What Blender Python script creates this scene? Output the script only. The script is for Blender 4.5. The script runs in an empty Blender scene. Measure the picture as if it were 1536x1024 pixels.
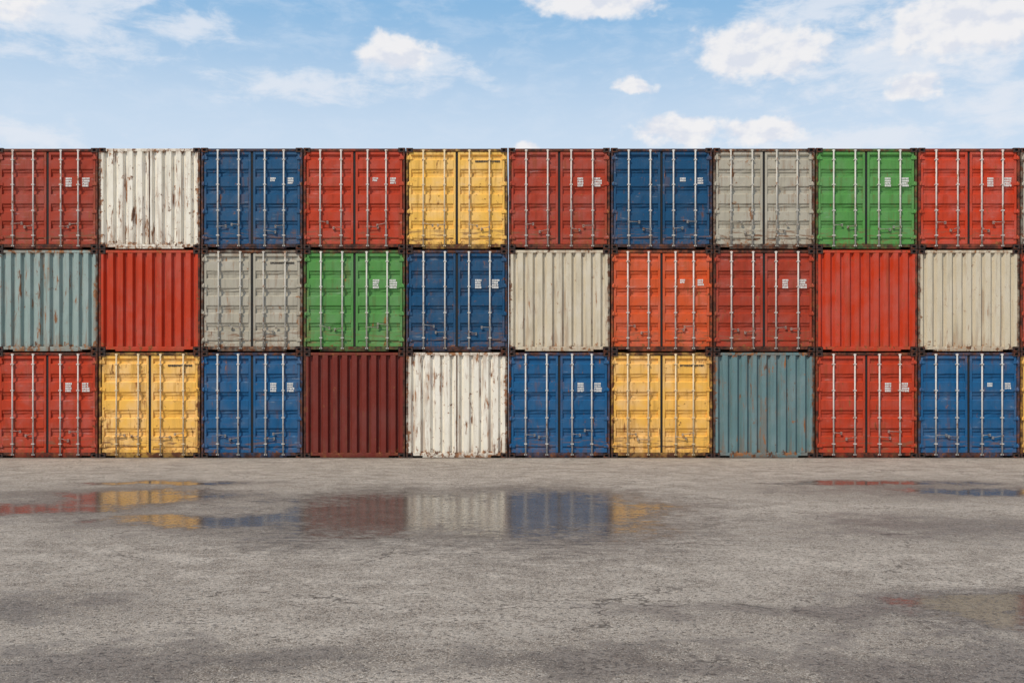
import bpy, math, random
from math import radians
from mathutils import Vector
scene = bpy.context.scene
COL = scene.collection
scene.view_settings.view_transform = 'Standard'
try: scene.view_settings.look = 'None'
except Exception: pass
scene.view_settings.exposure = 0

# ------------------------------------------------------------------ node helper
class NT:
    def __init__(s, tree):
        s.t = tree; s.n = tree.nodes; s.l = tree.links
        s.n.clear()
    def put(s, sock, v):
        if isinstance(v, bpy.types.NodeSocket): s.l.new(v, sock)
        elif v is not None: sock.default_value = v
    def m(s, op, a, b=None, c=None, clamp=False):
        n = s.n.new('ShaderNodeMath'); n.operation = op; n.use_clamp = clamp
        s.put(n.inputs[0], a)
        if b is not None: s.put(n.inputs[1], b)
        if c is not None: s.put(n.inputs[2], c)
        return n.outputs[0]
    def v(s, op, a, b=None, c=None):
        n = s.n.new('ShaderNodeVectorMath'); n.operation = op
        s.put(n.inputs[0], a)
        if b is not None:
            s.put(n.inputs['Scale'] if op == 'SCALE' else n.inputs[1], b)
        if c is not None: s.put(n.inputs[2], c)
        return n.outputs['Value'] if op in ('LENGTH', 'DISTANCE', 'DOT_PRODUCT') else n.outputs[0]
    def sep(s, a):
        n = s.n.new('ShaderNodeSeparateXYZ'); s.put(n.inputs[0], a); return n.outputs
    def comb(s, x, y, z):
        n = s.n.new('ShaderNodeCombineXYZ')
        for i, q in enumerate((x, y, z)): s.put(n.inputs[i], q)
        return n.outputs[0]
    def noise(s, vec, scale, detail=4, rough=0.5, dist=0.0, color=False):
        n = s.n.new('ShaderNodeTexNoise'); s.put(n.inputs['Vector'], vec)
        n.inputs['Scale'].default_value = scale; n.inputs['Detail'].default_value = detail
        n.inputs['Roughness'].default_value = rough; n.inputs['Distortion'].default_value = dist
        return n.outputs['Color'] if color else n.outputs['Fac']
    def ss(s, v, a, b, lo=0.0, hi=1.0):
        n = s.n.new('ShaderNodeMapRange'); n.interpolation_type = 'SMOOTHSTEP'
        s.put(n.inputs['Value'], v)
        for i, q in zip(('From Min', 'From Max', 'To Min', 'To Max'), (a, b, lo, hi)): s.put(n.inputs[i], q)
        return n.outputs[0]
    def mix(s, f, a, b, blend='MIX'):
        n = s.n.new('ShaderNodeMix'); n.data_type = 'RGBA'; n.blend_type = blend
        s.put(n.inputs[0], f)
        for i, q in ((6, a), (7, b)):
            if isinstance(q, (tuple, list)): q = (q[0], q[1], q[2], 1)
            s.put(n.inputs[i], q)
        return n.outputs[2]
    def bsdf(s, col, rough, metal=0.0, normal=None, spec=0.5):
        n = s.n.new('ShaderNodeBsdfPrincipled')
        if isinstance(col, (tuple, list)): col = (col[0], col[1], col[2], 1)
        s.put(n.inputs['Base Color'], col); s.put(n.inputs['Roughness'], rough)
        s.put(n.inputs['Metallic'], metal); s.put(n.inputs['Specular IOR Level'], spec)
        if normal is not None: s.l.new(normal, n.inputs['Normal'])
        return n.outputs[0]
    def bump(s, h, strength, dist):
        n = s.n.new('ShaderNodeBump'); s.put(n.inputs['Strength'], strength)
        n.inputs['Distance'].default_value = dist; s.l.new(h, n.inputs['Height'])
        return n.outputs[0]
    def out(s, sh):
        o = s.n.new('ShaderNodeOutputMaterial'); s.l.new(sh, o.inputs['Surface'])
    def obj(s):
        return s.n.new('ShaderNodeTexCoord').outputs['Object']

def new_mat(name):
    m = bpy.data.materials.new(name); m.use_nodes = True
    return m, NT(m.node_tree)

# ------------------------------------------------------------------ materials
RUST_D = (0.095, 0.034, 0.015); RUST_L = (0.34, 0.135, 0.045)

def paint(name, col, rust, fade, seed, H, frame=False, corr=False):
    m, t = new_mat(name)
    co = t.obj(); X, Y, Z = t.sep(co)[:3]
    sv = t.v('ADD', co, (seed * 3.17, seed * 1.31, seed * 7.7))
    lum = 0.3 * col[0] + 0.55 * col[1] + 0.15 * col[2]
    faded = tuple(c * 0.80 + 0.20 * (lum * 1.5 + 0.06) for c in col)
    dark = tuple(c * 0.60 for c in col)
    stain = tuple(col[i] * 0.50 + (0.30, 0.125, 0.045)[i] * 0.42 for i in range(3))
    n1 = t.noise(sv, 1.6, 4, 0.6)
    c = t.mix(t.m('MULTIPLY', t.ss(n1, 0.38, 0.66), fade), col, faded)
    ax = t.m('ABSOLUTE', X)
    e = t.m('MAXIMUM', t.ss(ax, 1.08, 1.23), t.m('MAXIMUM', t.ss(Z, 0.30, 0.08), t.ss(Z, H - 0.18, H - 0.04)))
    st = t.noise(t.v('MULTIPLY', sv, (8, 8, 0.6)), 1.0, 4, 0.62)
    c = t.mix(t.ss(st, 0.48, 0.72, 0, 0.6), c, dark)
    # soft orange rust wash running down, stronger towards the edges and the foot
    ew = t.m('MAXIMUM', e, t.ss(Z, 0.8, 0.1, 0, 0.5))
    wash = t.ss(t.m('MULTIPLY_ADD', ew, 0.16, t.m('MULTIPLY_ADD', n1, 0.5, st)), 0.86 - 0.045 * rust, 1.01 - 0.045 * rust)
    c = t.mix(t.m('MULTIPLY', wash, min(0.7, 0.24 + 0.30 * rust)), c, stain)
    if not frame:
        sc = t.noise(t.v('MULTIPLY', sv, (2.4, 2.4, 20)), 1.0, 4, 0.68)
        if not corr:
            pale = tuple(min(0.8, x * 0.6 + 0.22) for x in col)
            c = t.mix(t.m('MULTIPLY', t.m('MULTIPLY', t.ss(sc, 0.60, 0.66), t.ss(n1, 0.50, 0.60)), 0.5), c, pale)
            band = t.m('MULTIPLY', t.ss(Z, 0.15, 0.22), t.ss(Z, 0.66, 0.30))
            low = t.m('MULTIPLY', t.ss(t.m('SUBTRACT', 1.0, sc), 0.53, 0.60), band)
            c = t.mix(t.m('MULTIPLY', low, min(1, 0.35 + rust * 0.45)), c, (0.19, 0.095, 0.05))
    r1 = t.noise(sv, 7.0, 5, 0.72, 0.2)
    th = t.m('MULTIPLY_ADD', e, -0.075 - 0.03 * rust, 0.684 - 0.032 * rust)
    dlt = t.m('SUBTRACT', r1, th)
    rm = t.ss(dlt, 0.0, 0.035)
    rs = t.noise(t.v('MULTIPLY', sv, (9.5, 9.5, 1.5)), 1.0, 5, 0.70, 0.3)
    rq = t.m('MULTIPLY_ADD', n1, 0.35, rs)
    k0 = 0.885 - 0.075 * rust
    c = t.mix(t.ss(rq, k0 - 0.04, k0 + 0.03, 0, 0.5), c, stain)
    rm = t.m('MAXIMUM', rm, t.ss(rq, k0 + 0.015, k0 + 0.06))
    c = t.mix(t.ss(dlt, -0.06, 0.02, 0, 0.45), c, stain)
    rc = t.mix(t.ss(st, 0.38, 0.6), RUST_D, RUST_L)
    c = t.mix(t.m('MULTIPLY', rm, 0.9), c, rc)
    if frame:
        c = t.mix(t.ss(t.noise(sv, 4.0, 3, 0.7), 0.36, 0.6, 0.35, 0.95), c, t.mix(t.ss(r1, .4, .6), (0.024, 0.013, 0.009), (0.10, 0.036, 0.020)))
    rough = t.m('MULTIPLY_ADD', rm, 0.35, t.m('MULTIPLY_ADD', n1, 0.25, 0.42))
    t.out(t.bsdf(c, rough, 0.0, t.bump(t.noise(sv, 3.0, 1, 0.5), 0.5, 0.02), 0.25))
    return m

def metal(name, col, rustc, amt, seed, rough=0.5, met=0.0):
    m, t = new_mat(name)
    co = t.v('ADD', t.obj(), (seed, seed * 2.0, seed * 3.3))
    r = t.noise(t.v('MULTIPLY', co, (1, 1, 0.35)), 13, 4, 0.7)
    f = t.ss(r, 0.64 - amt * 0.2, 0.72 - amt * 0.2)
    c = t.mix(t.ss(r, 0.3, 0.6), tuple(x * 0.72 for x in col), col)
    c = t.mix(f, c, rustc)
    t.out(t.bsdf(c, t.m('MULTIPLY_ADD', f, 0.35, rough), met, None, 0.4))
    return m

MAT_CAST = metal('cast_steel_weathered', (0.040, 0.022, 0.018), (0.11, 0.035, 0.018), 0.7, 3.1, 0.7)
MAT_HOLE = metal('cavity_dark', (0.004, 0.004, 0.004), (0.01, 0.006, 0.004), 0.2, 1.0, 0.9)
MAT_RUBBER = metal('door_rubber', (0.012, 0.012, 0.013), (0.03, 0.02, 0.015), 0.4, 5.0, 0.75)
MAT_WHITE = metal('stencil_white', (0.76, 0.75, 0.72), (0.42, 0.33, 0.28), 0.20, 8.0, 0.6)
MAT_DARKINK = metal('stencil_dark', (0.05, 0.04, 0.03), (0.15, 0.1, 0.06), 0.3, 9.0, 0.6)
MAT_SEAM = metal('seam_rust', (0.13, 0.07, 0.04), (0.04, 0.018, 0.010), 0.6, 4.0, 0.8)
barcache = {}
def bar_mat(cname, style, sd):
    if (cname, style) not in barcache:
        base = {'galv': (0.67, 0.64, 0.59), 'grey': (0.56, 0.53, 0.47), 'pale': (0.74, 0.61, 0.40)}[style]
        c = COLS[cname]; b = tuple(base[i] * 0.90 + c[i] * 0.10 for i in range(3))
        barcache[(cname, style)] = metal('bar_' + cname.replace(' ', '_'), b, (0.30, 0.17, 0.10), 0.34, sd * 1.3, 0.5, 0.0)
    return barcache[(cname, style)]
levcache = {}
def lever_mat(cname):
    if cname not in levcache:
        c = COLS[cname]; b = tuple((0.34, 0.31, 0.27)[i] * 0.7 + c[i] * 0.3 for i in range(3))
        levcache[cname] = metal('lever_' + cname.replace(' ', '_'), b, (0.14, 0.065, 0.035), 0.5, 2.2, 0.6, 0.0)
    return levcache[cname]

# ------------------------------------------------------------------ mesh builder
class MB:
    def __init__(s): s.v = []; s.f = []; s.mi = []; s.sm = []
    def quad(s, pts, mi=0, smooth=False):
        b = len(s.v); s.v += [tuple(p) for p in pts]; s.f.append(tuple(range(b, b + len(pts)))); s.mi.append(mi); s.sm.append(smooth)
    def box(s, x0, x1, y0, y1, z0, z1, mi=0, bev=0.0):
        b = len(s.v)
        if bev <= 0:
            s.v += [(x0,y0,z0),(x1,y0,z0),(x1,y1,z0),(x0,y1,z0),(x0,y0,z1),(x1,y0,z1),(x1,y1,z1),(x0,y1,z1)]
            fs = [(0,3,2,1),(4,5,6,7),(0,1,5,4),(1,2,6,5),(2,3,7,6),(3,0,4,7)]
        else:
            e = bev
            s.v += [(x0,y0+e,z0),(x1,y0+e,z0),(x1,y1,z0),(x0,y1,z0),(x0,y0+e,z1),(x1,y0+e,z1),(x1,y1,z1),(x0,y1,z1),
                    (x0+e,y0,z0+e),(x1-e,y0,z0+e),(x1-e,y0,z1-e),(x0+e,y0,z1-e)]
            fs = [(0,3,2,1),(4,5,6,7),(1,2,6,5),(2,3,7,6),(3,0,4,7),(8,9,10,11),(0,1,9,8),(1,5,10,9),(5,4,11,10),(4,0,8,11)]
        for f in fs: s.f.append(tuple(b + i for i in f)); s.mi.append(mi); s.sm.append(False)
    def cyl(s, p0, p1, r, n=10, mi=0):
        p0 = Vector(p0); p1 = Vector(p1); d = (p1 - p0).normalized()
        a = d.orthogonal().normalized(); c = d.cross(a); b = len(s.v)
        for p in (p0, p1):
            for i in range(n):
                q = p + r * (math.cos(2*math.pi*i/n) * a + math.sin(2*math.pi*i/n) * c); s.v.append(tuple(q))
        for i in range(n):
            j = (i + 1) % n
            s.f.append((b+i, b+j, b+n+j, b+n+i)); s.mi.append(mi); s.sm.append(True)
        s.f.append(tuple(b + n - 1 - i for i in range(n))); s.mi.append(mi); s.sm.append(False)
        s.f.append(tuple(b + n + i for i in range(n))); s.mi.append(mi); s.sm.append(False)
    def make(s, name, mats, parent=None):
        me = bpy.data.meshes.new(name); me.from_pydata(s.v, [], s.f)
        for m in mats: me.materials.append(m)
        me.polygons.foreach_set('material_index', s.mi); me.polygons.foreach_set('use_smooth', s.sm)
        me.update(); o = bpy.data.objects.new(name, me); COL.objects.link(o)
        if parent is not None: o.parent = parent
        return o

W2 = 1.238
D = 6.06
PW = 0.052      # corner post width

def casting_mesh(mb, cx, y0, z0, sx):
    w, h, d = 0.165, 0.105, 0.16
    x0 = cx - w/2; x1 = cx + w/2; z1 = z0 + h; cz = z0 + h/2
    mb.box(x0, x1, y0 + 0.03, y0 + d, z0, z1)
    outer = [(x0,z0),(cx,z0),(x1,z0),(x1,cz),(x1,z1),(cx,z1),(x0,z1),(x0,cz)]
    a, b = 0.045, 0.03
    inner = [(cx-a*.7,cz-b*.8),(cx,cz-b),(cx+a*.7,cz-b*.8),(cx+a,cz),(cx+a*.7,cz+b*.8),(cx,cz+b),(cx-a*.7,cz+b*.8),(cx-a,cz)]
    for i in range(8):
        j = (i+1) % 8
        o1, o2, i1, i2 = outer[i], outer[j], inner[i], inner[j]
        mb.quad([(o1[0],y0,o1[1]),(o2[0],y0,o2[1]),(i2[0],y0,i2[1]),(i1[0],y0,i1[1])])
        mb.quad([(i1[0],y0,i1[1]),(i2[0],y0,i2[1]),(i2[0],y0+.028,i2[1]),(i1[0],y0+.028,i1[1])], 1)
        mb.quad([(o2[0],y0,o2[1]),(o1[0],y0,o1[1]),(o1[0],y0+.03,o1[1]),(o2[0],y0+.03,o2[1])])
    mb.quad([(q[0],y0+.027,q[1]) for q in inner], 1)

def text_block(mb, x, z, w, rows, rh, y, rng, fill=0.8):
    for r in range(rows):
        zz = z - r * rh * 1.32; xx = x
        end = x + w
        while xx < end:
            gw = rh * rng.uniform(0.6, 0.85)
            if rng.random() < fill:
                t = rh * 0.34
                mb.quad([(xx,y,zz-rh),(xx+t,y,zz-rh),(xx+t,y,zz),(xx,y,zz)])
                mb.quad([(xx+t,y,zz-t),(xx+gw,y,zz-t),(xx+gw,y,zz),(xx+t,y,zz)])
                if rng.random() < .85: mb.quad([(xx+t,y,zz-rh),(xx+gw,y,zz-rh),(xx+gw,y,zz-rh+t),(xx+t,y,zz-rh+t)])
                if rng.random() < .75: mb.quad([(xx+gw-t,y,zz-rh+t),(xx+gw,y,zz-rh+t),(xx+gw,y,zz-t),(xx+gw-t,y,zz-t)])
            xx += gw * 1.18

COLS = {
 'red':      (0.45, 0.042, 0.012),
 'crimson':  (0.365, 0.042, 0.017),
 'scarlet':  (0.50, 0.044, 0.012),
 'orange':   (0.62, 0.090, 0.020),
 'blue':     (0.006, 0.070, 0.168),
 'bright blue': (0.008, 0.090, 0.225),
 'yellow':   (0.84, 0.46, 0.088),
 'green':    (0.085, 0.27, 0.062),
 'grey':     (0.43, 0.395, 0.315),
 'white':    (0.83, 0.775, 0.66),
 'beige':    (0.58, 0.505, 0.375),
 'maroon':   (0.165, 0.024, 0.015),
 'teal':     (0.120, 0.205, 0.215),
 'pale teal':(0.290, 0.375, 0.350),
}
seedc = [0]
def container(kind, cname, rust, under, X0, Z0, H, marks, bars='galv', flags=''):
    seedc[0] += 1; sd = seedc[0]; rng = random.Random(sd * 77 + 5)
    col = COLS[cname]
    j = rng.uniform(0.93, 1.07); col = tuple(min(.85, c * j) for c in col)
    fade = rng.uniform(0.4, 0.9)
    root = bpy.data.objects.new('shipping_container', None); COL.objects.link(root)
    root.empty_display_size = 0.5
    root.location = (X0, rng.uniform(-0.012, 0.012), Z0)
    cn = cname.replace(' ', '_')
    P = paint('paint_' + cn, col, rust, fade, sd, H, corr=(kind != 'door'))
    F = paint('frame_paint_' + cn, tuple(c * 0.75 for c in col), rust, fade, sd, H, frame=True)
    mb = MB(); ch = 0.106
    for s in (-1, 1):
        xa, xb = sorted((s * W2, s * (W2 - PW)))
        mb.box(xa, xb, 0.004, 0.10, ch, H - ch, 0, 0.006)
        mb.box(xa, xb, D - 0.10, D - 0.004, ch, H - ch)
        xa, xb = sorted((s * (W2 - 0.002), s * (W2 - 0.05)))
        mb.box(xa, xb, 0.16, D - 0.16, 0.02, 0.15)
        mb.box(xa, xb, 0.16, D - 0.16, H - 0.08, H - 0.02)
    hw = W2 - 0.166
    mb.box(-hw, hw, D - 0.10, D - 0.01, 0.03, 0.13)
    mb.box(-hw, hw, D - 0.10, D - 0.01, H - 0.085, H - 0.018)
    mb.make('frame', [F], root)
    hd = MB(); hd.box(-hw, hw, 0.012, 0.10, H - 0.082, H - 0.016, 0, 0.006); hd.make('top_rail', [P if kind != 'door' else F], root)
    sl = MB(); sl.box(-hw, hw, 0.012, 0.12, 0.045, 0.118, 0, 0.006)
    sl.box(-hw * 0.78, hw * 0.78, 0.018, 0.12, 0.010, 0.045); sl.make('bottom_sill', [P if kind != 'door' else F], root)
    for s in (-1, 1):
        sw = MB(); n = 20; p = (D - 0.24) / n; y = 0.12; xo = s * (W2 - 0.008); xi = s * (W2 - 0.044)
        prof = []
        for i in range(n):
            prof += [(y, xo), (y + p*.32, xo), (y + p*.5, xi), (y + p*.82, xi)]; y += p
        prof.append((y, xo))
        for a, b in zip(prof[:-1], prof[1:]):
            q = [(a[1], a[0], 0.15), (b[1], b[0], 0.15), (b[1], b[0], H - 0.08), (a[1], a[0], H - 0.08)]
            sw.quad(q if s > 0 else q[::-1])
        sw.make('side_wall', [P], root)
    rf = MB(); rf.box(-W2 + 0.05, W2 - 0.05, 0.135, D - 0.105, H - 0.045, H - 0.028)
    rf.box(-W2 + 0.05, W2 - 0.05, 0.101, 0.135, H - 0.040, H - 0.030); rf.make('roof', [P], root)
    rw = MB(); rw.box(-W2 + 0.06, W2 - 0.06, D - 0.09, D - 0.05, 0.13, H - 0.085); rw.make('rear_wall', [P], root)
    for s in (-1, 1):
        for zc in (0.0, H - 0.105):
            for back in (0, 1):
                c = MB(); casting_mesh(c, s * (W2 - 0.0825 + 0.003), 0.0, zc, s)
                if back:
                    c.v = [(x, D - y, z) for x, y, z in c.v]; c.f = [tuple(reversed(f)) for f in c.f]
                c.make('corner_casting', [MAT_CAST, MAT_HOLE], root)
    zb, zt = 0.124, H - 0.088
    XI = W2 - PW - 0.004
    if kind == 'door':
        g = MB(); g.box(-XI, XI, 0.104, 0.118, zb - 0.004, zt + 0.004)
        g.box(-0.024, 0.024, 0.044, 0.104, zb, zt); g.make('door_seal', [MAT_RUBBER], root)
        B = bar_mat(cname, bars, sd); LV = lever_mat(cname)
        nb = 5
        off = rng.uniform(-0.04, 0.04)
        for s in (-1, 1):
            xa, xb = sorted((s * 0.030, s * (XI - 0.010)))
            m = MB(); fw = 0.055
            m.box(xa, xa + fw, 0.030, 0.100, zb, zt, 0, 0.004); m.box(xb - fw, xb, 0.030, 0.100, zb, zt, 0, 0.004)
            m.box(xa + fw, xb - fw, 0.031, 0.100, zb, zb + 0.08); m.box(xa + fw, xb - fw, 0.031, 0.100, zt - 0.07, zt)
            pa, pb = xa + fw, xb - fw; z = zb + 0.08; zend = zt - 0.07; per = (zend - z) / nb
            yo, yi = 0.026, 0.074; prof = [(z, 0.046)]
            for i in range(nb):
                prof += [(z + per*.08, 0.052), (z + per*.17, yo), (z + per*.68, yo), (z + per*.74, yi), (z + per*.92, yi)]
                if i < nb - 1: prof.append((z + per, 0.056))
                z += per
            prof.append((zend, 0.052))
            dent = [[rng.gauss(0, 0.003) for _ in range(7)] for _ in prof]
            ns = 6
            d = lambda r, c: 0 if (c == 0 or c == ns) else max(-.006, min(.008, dent[r][c]))
            for a in range(len(prof) - 1):
                for k in range(ns):
                    u0 = pa + (pb - pa) * k / ns; u1 = pa + (pb - pa) * (k + 1) / ns
                    m.quad([(u0, prof[a][1] + d(a, k), prof[a][0]), (u1, prof[a][1] + d(a, k+1), prof[a][0]),
                            (u1, prof[a+1][1] + d(a+1, k+1), prof[a+1][0]), (u0, prof[a+1][1] + d(a+1, k), prof[a+1][0])])
            door = m.make('door', [P], root)
            xs = [s * (0.30 + off), s * (0.82 + off * 0.5)] if s < 0 else [s * (0.31 + off), s * (0.80 - off)]
            for bi, x in enumerate(xs):
                b = MB(); r = 0.0195; yb = -0.012
                b.cyl((x, yb, 0.070), (x, yb, H - 0.045), r, 10)
                for zz in (0.060, H - 0.080):
                    b.box(x - 0.032, x + 0.032, -0.020, 0.012, zz, zz + 0.03)
                for fr in (0.09, 0.36, 0.64, 0.91):
                    zz = zb + (zt - zb) * fr
                    b.box(x - 0.036, x + 0.036, -0.038, 0.026, zz - 0.013, zz + 0.013)
                b.make('locking_bar', [B], door)
                h = MB(); dirx = -s if bi == 1 else s
                z1 = 0.50 + rng.uniform(-0.06, 0.10) + 0.09 * bi; L = rng.uniform(0.16, 0.27); z2 = z1 - rng.uniform(-0.02, 0.05)
                h.box(x - 0.026, x + 0.026, -0.044, -0.033, z1 - 0.03, z1 + 0.025)
                h.cyl((x, -0.038, z1), (x + dirx * L, -0.026, z2), 0.009, 8)
                h.box(x + dirx * L - 0.022, x + dirx * L + 0.022, -0.022, 0.024, z2 - 0.04, z2 + 0.03)
                h.make('handle', [LV], door)
            for fr in (0.07, 0.35, 0.65, 0.93):
                hg = MB(); zz = zb + (zt - zb) * fr; xh = s * (XI - 0.004)
                hg.cyl((xh, 0.004, zz - 0.055), (xh, 0.004, zz + 0.055), 0.014, 8)
                xa2, xb2 = sorted((xh, xh - s * 0.09)); hg.box(xa2, xb2, 0.010, 0.028, zz - 0.035, zz + 0.035)
                xa2, xb2 = sorted((xh, xh + s * 0.040)); hg.box(xa2, xb2, -0.008, 0.002, zz - 0.035, zz + 0.035)
                hg.make('hinge', [P], door)
            if marks and s == 1:
                mk = MB(); ym = 0.0185
                zt0 = zb + 0.08 + per * 3 + per * 0.66
                if marks == 'w':
                    text_block(mk, 0.45, zt0, 0.13, 4, 0.044, ym, rng, 1.0)
                    text_block(mk, 0.86, zt0, 0.15, 4, 0.044, ym, rng, 1.0)
                if marks == 'v':
                    text_block(mk, 0.45, zt0, 0.11, 2, 0.040, ym, rng, 1.0)
                    text_block(mk, 0.88, zt0, 0.12, 3, 0.042, ym, rng, 1.0)
                if marks == 'd':
                    text_block(mk, 0.45, zt0 + per, 0.58, 1, 0.05, ym, rng, 1.0)
                mk.make('marking', [MAT_DARKINK if marks == 'd' else MAT_WHITE], door)
    else:
        m = MB(); n = 10; XE = W2 - PW; p = (2 * XE) / n; x = -XE; yo, yi = 0.010, 0.082
        prof = [(x, yo)]
        for i in range(n):
            prof += [(x + p*.25, yo), (x + p*.38, yi), (x + p*.60, yi), (x + p*.75, yo)]; x += p
        prof.append((x, yo))
        zs = [0.118 + (H - 0.082 - 0.118) * k / 8 for k in range(9)]
        dn = [[rng.gauss(0, 0.0022) for _ in zs] for _ in prof]
        for a in range(len(prof) - 1):
            for k in range(8):
                A, Bq = prof[a], prof[a+1]
                m.quad([(A[0], A[1] + dn[a][k], zs[k]), (Bq[0], Bq[1] + dn[a+1][k], zs[k]),
                        (Bq[0], Bq[1] + dn[a+1][k+1], zs[k+1]), (A[0], A[1] + dn[a][k+1], zs[k+1])])
        ew = m.make('end_wall', [P], root)
        if 's' in flags:
            sm = MB(); sm.box(-0.013, 0.013, 0.001, 0.100, 0.12, H - 0.084)
            sm.make('seam_strip', [MAT_SEAM], ew)
    kindtxt = 'container with closed doors' if kind == 'door' else 'corrugated container'
    wear = 'rusty' if rust > 1.05 else ('weathered' if rust > 0.6 else 'scuffed')
    pos = 'standing on concrete' if under is None else 'stacked on a %s one' % under
    if kind == 'door' and under: pos = 'stacked on %s one' % under
    cshow = {'crimson': 'brick-red', 'scarlet': 'bright-red', 'orange': 'orange-red', 'pale teal': 'pale teal'}.get(cname, cname)
    root['label'] = '%s %s %s %s' % (wear, cshow, kindtxt, pos)
    root['category'] = 'shipping container'
    root['group'] = 'shipping containers stacked in a wall'
    return root

Dr, C = 'door', 'corr'
TOP = [(Dr,'blue',.5,'w','galv',''),
 (Dr,'crimson',.8,'w','galv',''),(C,'white',1.75,'','','s'),(Dr,'blue',.7,'v','galv',''),(Dr,'red',.7,'v','galv',''),(Dr,'yellow',1.1,'d','pale',''),
 (Dr,'crimson',.9,'w','galv',''),(Dr,'blue',.6,'v','galv',''),(Dr,'grey',1.4,'','grey',''),(Dr,'green',.7,'w','galv',''),(Dr,'scarlet',.5,'w','galv',''),
 (Dr,'grey',.8,'','grey','')]
MID = [(Dr,'green',.5,'w','galv',''),
 (C,'pale teal',1.6,'','',''),(C,'scarlet',.6,'','',''),(Dr,'grey',1.2,'d','grey',''),(Dr,'green',.7,'w','galv',''),(Dr,'blue',.8,'w','galv',''),
 (C,'beige',1.1,'','',''),(Dr,'orange',.9,'v','galv',''),(Dr,'crimson',.9,'w','galv',''),(C,'scarlet',.5,'','',''),(C,'beige',1.05,'','',''),
 (Dr,'red',.6,'w','galv','')]
BOT = [(C,'beige',.9,'','',''),
 (Dr,'red',.8,'w','galv',''),(Dr,'yellow',1.2,'d','pale',''),(Dr,'bright blue',.7,'w','galv',''),(C,'maroon',.7,'','',''),(C,'white',1.7,'','','s'),
 (Dr,'bright blue',.8,'w','galv',''),(Dr,'yellow',1.1,'d','pale',''),(C,'teal',1.4,'','',''),(Dr,'red',.8,'w','galv',''),(Dr,'bright blue',.7,'v','galv',''),
 (Dr,'yellow',.8,'d','pale','')]
HB, HM, HT = 2.585, 2.49, 2.47
PITCH = 2.508
for row, z, H, under in ((BOT, 0.0, HB, None), (MID, HB + 0.014, HM, BOT), (TOP, HB + HM + 0.028, HT, MID)):
    for i, (k, c, r, mk, b, fl) in enumerate(row):
        x = (i - 6 + 0.5) * PITCH
        u = None if under is None else {'crimson':'brick-red','scarlet':'bright-red','orange':'orange-red','bright blue':'blue','pale teal':'teal'}.get(under[i][1], under[i][1])
        container(k, c, r, u, x, z, H, mk, b, fl)

# ------------------------------------------------------------------ ground
gm, t = new_mat('wet_concrete_asphalt')
co = t.obj()
big = t.noise(t.v('MULTIPLY', co, (0.45, 0.8, 1)), 1.0, 6, 0.72, 0.3)
mid = t.noise(co, 2.2, 6, 0.76, 0.2)
fine = t.noise(co, 21, 5, 0.82)
fine2 = t.noise(co, 85, 2, 0.75)
c = t.mix(t.ss(big, 0.38, 0.62), (0.345, 0.285, 0.232), (0.480, 0.408, 0.338))
c = t.mix(t.ss(mid, 0.47, 0.64, 0, 0.75), c, (0.66, 0.575, 0.485))
c = t.mix(t.ss(mid, 0.48, 0.33, 0, 0.75), c, (0.190, 0.148, 0.115))
c = t.mix(t.ss(fine, 0.39, 0.52, 0.90, 0.0), c, (0.085, 0.068, 0.055))
c = t.mix(t.ss(fine2, 0.51, 0.64, 0.0, 0.75), c, (0.84, 0.75, 0.64))
wcn = t.noise(co, 0.75, 5, 0.62, color=True)
warp = t.v('SUBTRACT', wcn, (0.5, 0.5, 0.5))
wc = t.v('ADD', co, t.v('MULTIPLY', warp, (3.0, 2.2, 0)))
def blobs(lst, vec):
    acc = None
    for x, y, sx, sy in lst:
        d = t.v('LENGTH', t.v('MULTIPLY', t.v('SUBTRACT', vec, (x, y, 0)), (1/sx, 1/sy, 0)))
        q = t.m('SUBTRACT', 1.0, d)
        acc = q if acc is None else t.m('MAXIMUM', acc, q)
    return acc
PUD = [(-1.6,-10.9,1.7,2.7),(0.4,-11.0,1.9,2.9),(-3.6,-12.0,1.6,0.6),(-5.6,-9.3,1.2,1.4),(-6.8,-10.8,1.6,0.8),(-6.0,-6.8,1.5,0.5),
       (6.6,-6.8,1.7,0.45),(7.9,-8.4,1.8,0.7),(4.1,-17.15,1.0,0.50),(3.95,-17.2,0.7,0.8)]
pb = blobs(PUD, wc)
pn = t.noise(t.v('MULTIPLY', co, (0.9, 1.8, 1)), 4.6, 7, 0.82)
pv = t.m('MULTIPLY_ADD', t.m('SUBTRACT', pn, 0.5), 3.0, pb)
pud = t.ss(pv, 0.08, 0.36, 0.0, 0.92)
pud = t.m('MULTIPLY', pud, t.ss(fine, 0.38, 0.52, 0.22, 1.0))
damp = t.ss(t.m('MULTIPLY_ADD', t.m('SUBTRACT', fine, 0.5), 1.0, pv), -0.55, 0.15)
DMP = [(2.9,-17.1,2.4,0.6),(3.3,-18.9,2.8,1.3),(-4.3,-17.0,1.7,0.9),(-3.0,-12.2,3.2,1.3),(5.2,-12.5,2.0,1.6),(-2.2,-18.6,1.6,.6),(-6,-9.5,3,3),(7,-8,3,2),(0.8,-18.7,1.5,.5)]
db = t.m('MULTIPLY_ADD', t.m('SUBTRACT', mid, 0.5), 4.4, blobs(DMP, wc))
db = t.m('MULTIPLY_ADD', t.m('SUBTRACT', fine, 0.5), 2.4, db)
damp2 = t.ss(db, 0.0, 0.65)
bl = t.ss(t.noise(t.v('MULTIPLY', co, (1.3, 2.2, 1)), 1.9, 5, 0.70, 0.4), 0.640, 0.70)
dall = t.m('MAXIMUM', damp, t.m('MAXIMUM', t.m('MULTIPLY', damp2, 0.92), t.m('MULTIPLY', bl, 0.9)))
c = t.mix(t.m('MULTIPLY', dall, 0.76), c, t.mix(1.0, c, (0.33, 0.31, 0.31), 'MULTIPLY'))
vw = t.v('ADD', co, t.v('SCALE', warp, 1.8))
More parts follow.
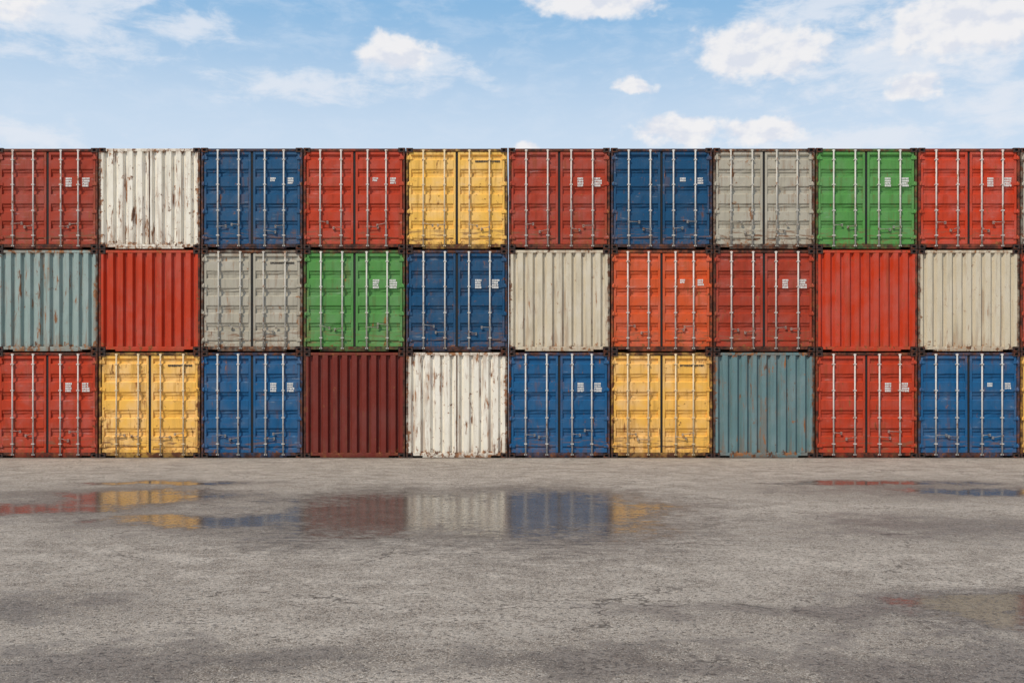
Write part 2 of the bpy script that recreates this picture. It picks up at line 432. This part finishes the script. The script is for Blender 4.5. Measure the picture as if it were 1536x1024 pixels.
vo = t.n.new('ShaderNodeTexVoronoi'); vo.feature = 'DISTANCE_TO_EDGE'; vo.inputs['Scale'].default_value = 0.42
t.l.new(vw, vo.inputs['Vector'])
ck = t.m('MULTIPLY', t.ss(vo.outputs['Distance'], 0.010, 0.001), t.ss(big, 0.49, 0.56))
c = t.mix(t.m('MULTIPLY', ck, 0.7), c, (0.06, 0.045, 0.035))
vg = t.n.new('ShaderNodeTexVoronoi'); vg.feature = 'F1'; vg.inputs['Scale'].default_value = 7.0
t.l.new(co, vg.inputs['Vector'])
gr = t.m('MULTIPLY', t.ss(vg.outputs['Distance'], 0.15, 0.08), t.ss(t.sep(vg.outputs['Color'])[0], 0.70, 0.73))
c = t.mix(t.m('MULTIPLY', gr, 0.75), c, (0.06, 0.045, 0.035))
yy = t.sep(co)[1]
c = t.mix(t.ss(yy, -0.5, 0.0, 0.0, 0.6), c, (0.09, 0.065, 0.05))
h = t.m('MULTIPLY_ADD', fine2, 0.4, fine)
dry = t.bsdf(c, t.m('MULTIPLY_ADD', dall, -0.42, 0.90), 0.0, t.bump(h, 1.0, 0.028), 0.32)
wcol = t.mix(0.55, c, (0.060, 0.046, 0.036))
wet = t.bsdf(wcol, 0.07, 0.0, t.bump(fine, 0.06, 0.01), 0.30)
ms = t.n.new('ShaderNodeMixShader'); t.l.new(pud, ms.inputs[0]); t.l.new(dry, ms.inputs[1]); t.l.new(wet, ms.inputs[2])
t.out(ms.outputs[0])
g = MB(); S = 3000
g.quad([(-S,-S,-0.004),(S,-S,-0.004),(S,S,-0.004),(-S,S,-0.004)])
ground = g.make('ground', [gm]); ground['kind'] = 'structure'
ground['label'] = 'worn beige-grey concrete yard with puddles'; ground['category'] = 'ground'

# ------------------------------------------------------------------ world
w = bpy.data.worlds.new('World'); scene.world = w; w.use_nodes = True
t = NT(w.node_tree)
SUN_EL, SUN_AZ = radians(48), radians(219)
sky = t.n.new('ShaderNodeTexSky'); sky.sky_type = 'NISHITA'; sky.sun_disc = False
sky.sun_elevation = SUN_EL; sky.sun_rotation = SUN_AZ; sky.air_density = 1.0; sky.dust_density = 0.8; sky.ozone_density = 1.4
gen = t.n.new('ShaderNodeTexCoord').outputs['Generated']
dx, dy, dz = t.sep(t.v('NORMALIZE', gen))[:3]
az = t.m('MULTIPLY', t.m('ARCTAN2', dx, dy), 57.2958)
el = t.m('MULTIPLY', t.m('ARCSINE', dz), 57.2958)
ae = t.comb(az, el, 0)
wn = t.v('SUBTRACT', t.noise(ae, 0.5, 4, 0.6, color=True), (0.5, 0.5, 0.5))
aw = t.v('ADD', ae, t.v('MULTIPLY', wn, (2.4, 1.4, 0)))
def wb(lst, vec):
    acc = None
    for x, y, sx, sy in lst:
        d = t.v('LENGTH', t.v('MULTIPLY', t.v('SUBTRACT', vec, (x, y, 0)), (1/sx, 1/sy, 0)))
        q = t.m('SUBTRACT', 1.0, d); acc = q if acc is None else t.m('MAXIMUM', acc, q)
    return t.m('MAXIMUM', acc, -1.0)
CL = [(13.9,18.3,4.5,1.75),(25.0,18.9,6.2,2.2),(5.0,21.3,4.8,1.2),(21.8,15.8,1.6,.8),(9.5,14.4,3.1,1.0),(14.1,14.2,2.7,.9),
      (0.8,13.5,1.0,.5),(6.7,16.9,1.3,.55),(-6.6,18.6,2.4,1.2),(-28,19.4,3.4,1.3),(-42,20,10,4),(50,22,14,5),(150,30,40,9)]
cn = t.noise(t.v('MULTIPLY', ae, (1.0, 1.5, 1)), 0.62, 6, 0.54)
cv = t.m('MULTIPLY_ADD', t.m('SUBTRACT', cn, 0.5), 1.35, wb(CL, aw))
cum = t.ss(cv, -0.06, 0.44, 0, 0.95)
cn2 = t.noise(t.v('MULTIPLY', t.v('ADD', ae, (-0.3, 0.6, 0)), (1.0, 1.5, 1)), 0.62, 3, 0.54)
shade = t.ss(t.m('SUBTRACT', cn2, cn), -0.10, 0.18)
WI = [(-11.9,16.6,5.2,1.1),(-9.5,17.0,3.0,.7),(-25,19.2,8.0,2.6),(-17.6,19.3,2.4,1.0),(-5,17.8,4,1.2),(26.5,14.5,3.6,1.8),(-25.5,13,4,1.0),(18,20.5,6,1.8),(22,17,8,2.5),(19,13.2,8,1.0)]
wv = t.noise(t.v('MULTIPLY', ae, (0.6, 1.5, 1)), 0.62, 6, 0.64, 0.3)
wis = t.ss(t.m('MULTIPLY_ADD', t.m('SUBTRACT', wv, 0.5), 2.6, wb(WI, aw)), -0.15, 0.95, 0, 0.75)
hz = t.ss(wv, 0.40, 0.72, 0, 0.35)
low = t.mix(t.ss(el, 22.5, 13.0), (2.5, 4.9, 7.7), (6.2, 7.5, 9.0))
skyc = t.mix(t.ss(el, 22, 55, 0.92, 0.0), sky.outputs[0], low)
skyc = t.mix(hz, skyc, (6.5, 7.5, 8.8))
skyc = t.mix(wis, skyc, (7.8, 8.2, 8.9))
cc = t.mix(shade, (8.9, 8.8, 8.9), (7.3, 7.6, 8.4))
skyc = t.mix(cum, skyc, cc)
bg = t.n.new('ShaderNodeBackground'); t.l.new(skyc, bg.inputs[0]); bg.inputs[1].default_value = 0.1
o = t.n.new('ShaderNodeOutputWorld'); t.l.new(bg.outputs[0], o.inputs[0])
try:
    w.cycles.sampling_method = 'MANUAL'; w.cycles.sample_map_resolution = 256
except Exception: pass

# ------------------------------------------------------------------ sun
sl = bpy.data.lights.new('sun', 'SUN'); sl.energy = 3.15; sl.angle = radians(0.6); sl.color = (1.0, 0.905, 0.76)
so = bpy.data.objects.new('sun', sl); COL.objects.link(so)
sd = Vector((math.sin(SUN_AZ) * math.cos(SUN_EL), math.cos(SUN_AZ) * math.cos(SUN_EL), math.sin(SUN_EL)))
so.rotation_euler = sd.to_track_quat('Z', 'Y').to_euler(); so.location = sd * 60

# ------------------------------------------------------------------ camera
cam = bpy.data.cameras.new('camera'); cam.sensor_width = 36; cam.lens = 35.2; cam.shift_y = 0.0495; cam.clip_end = 8000
oc = bpy.data.objects.new('camera', cam); COL.objects.link(oc)
oc.location = (0.098, -24.5, 1.6); oc.rotation_euler = (radians(90), 0, 0)
scene.camera = oc
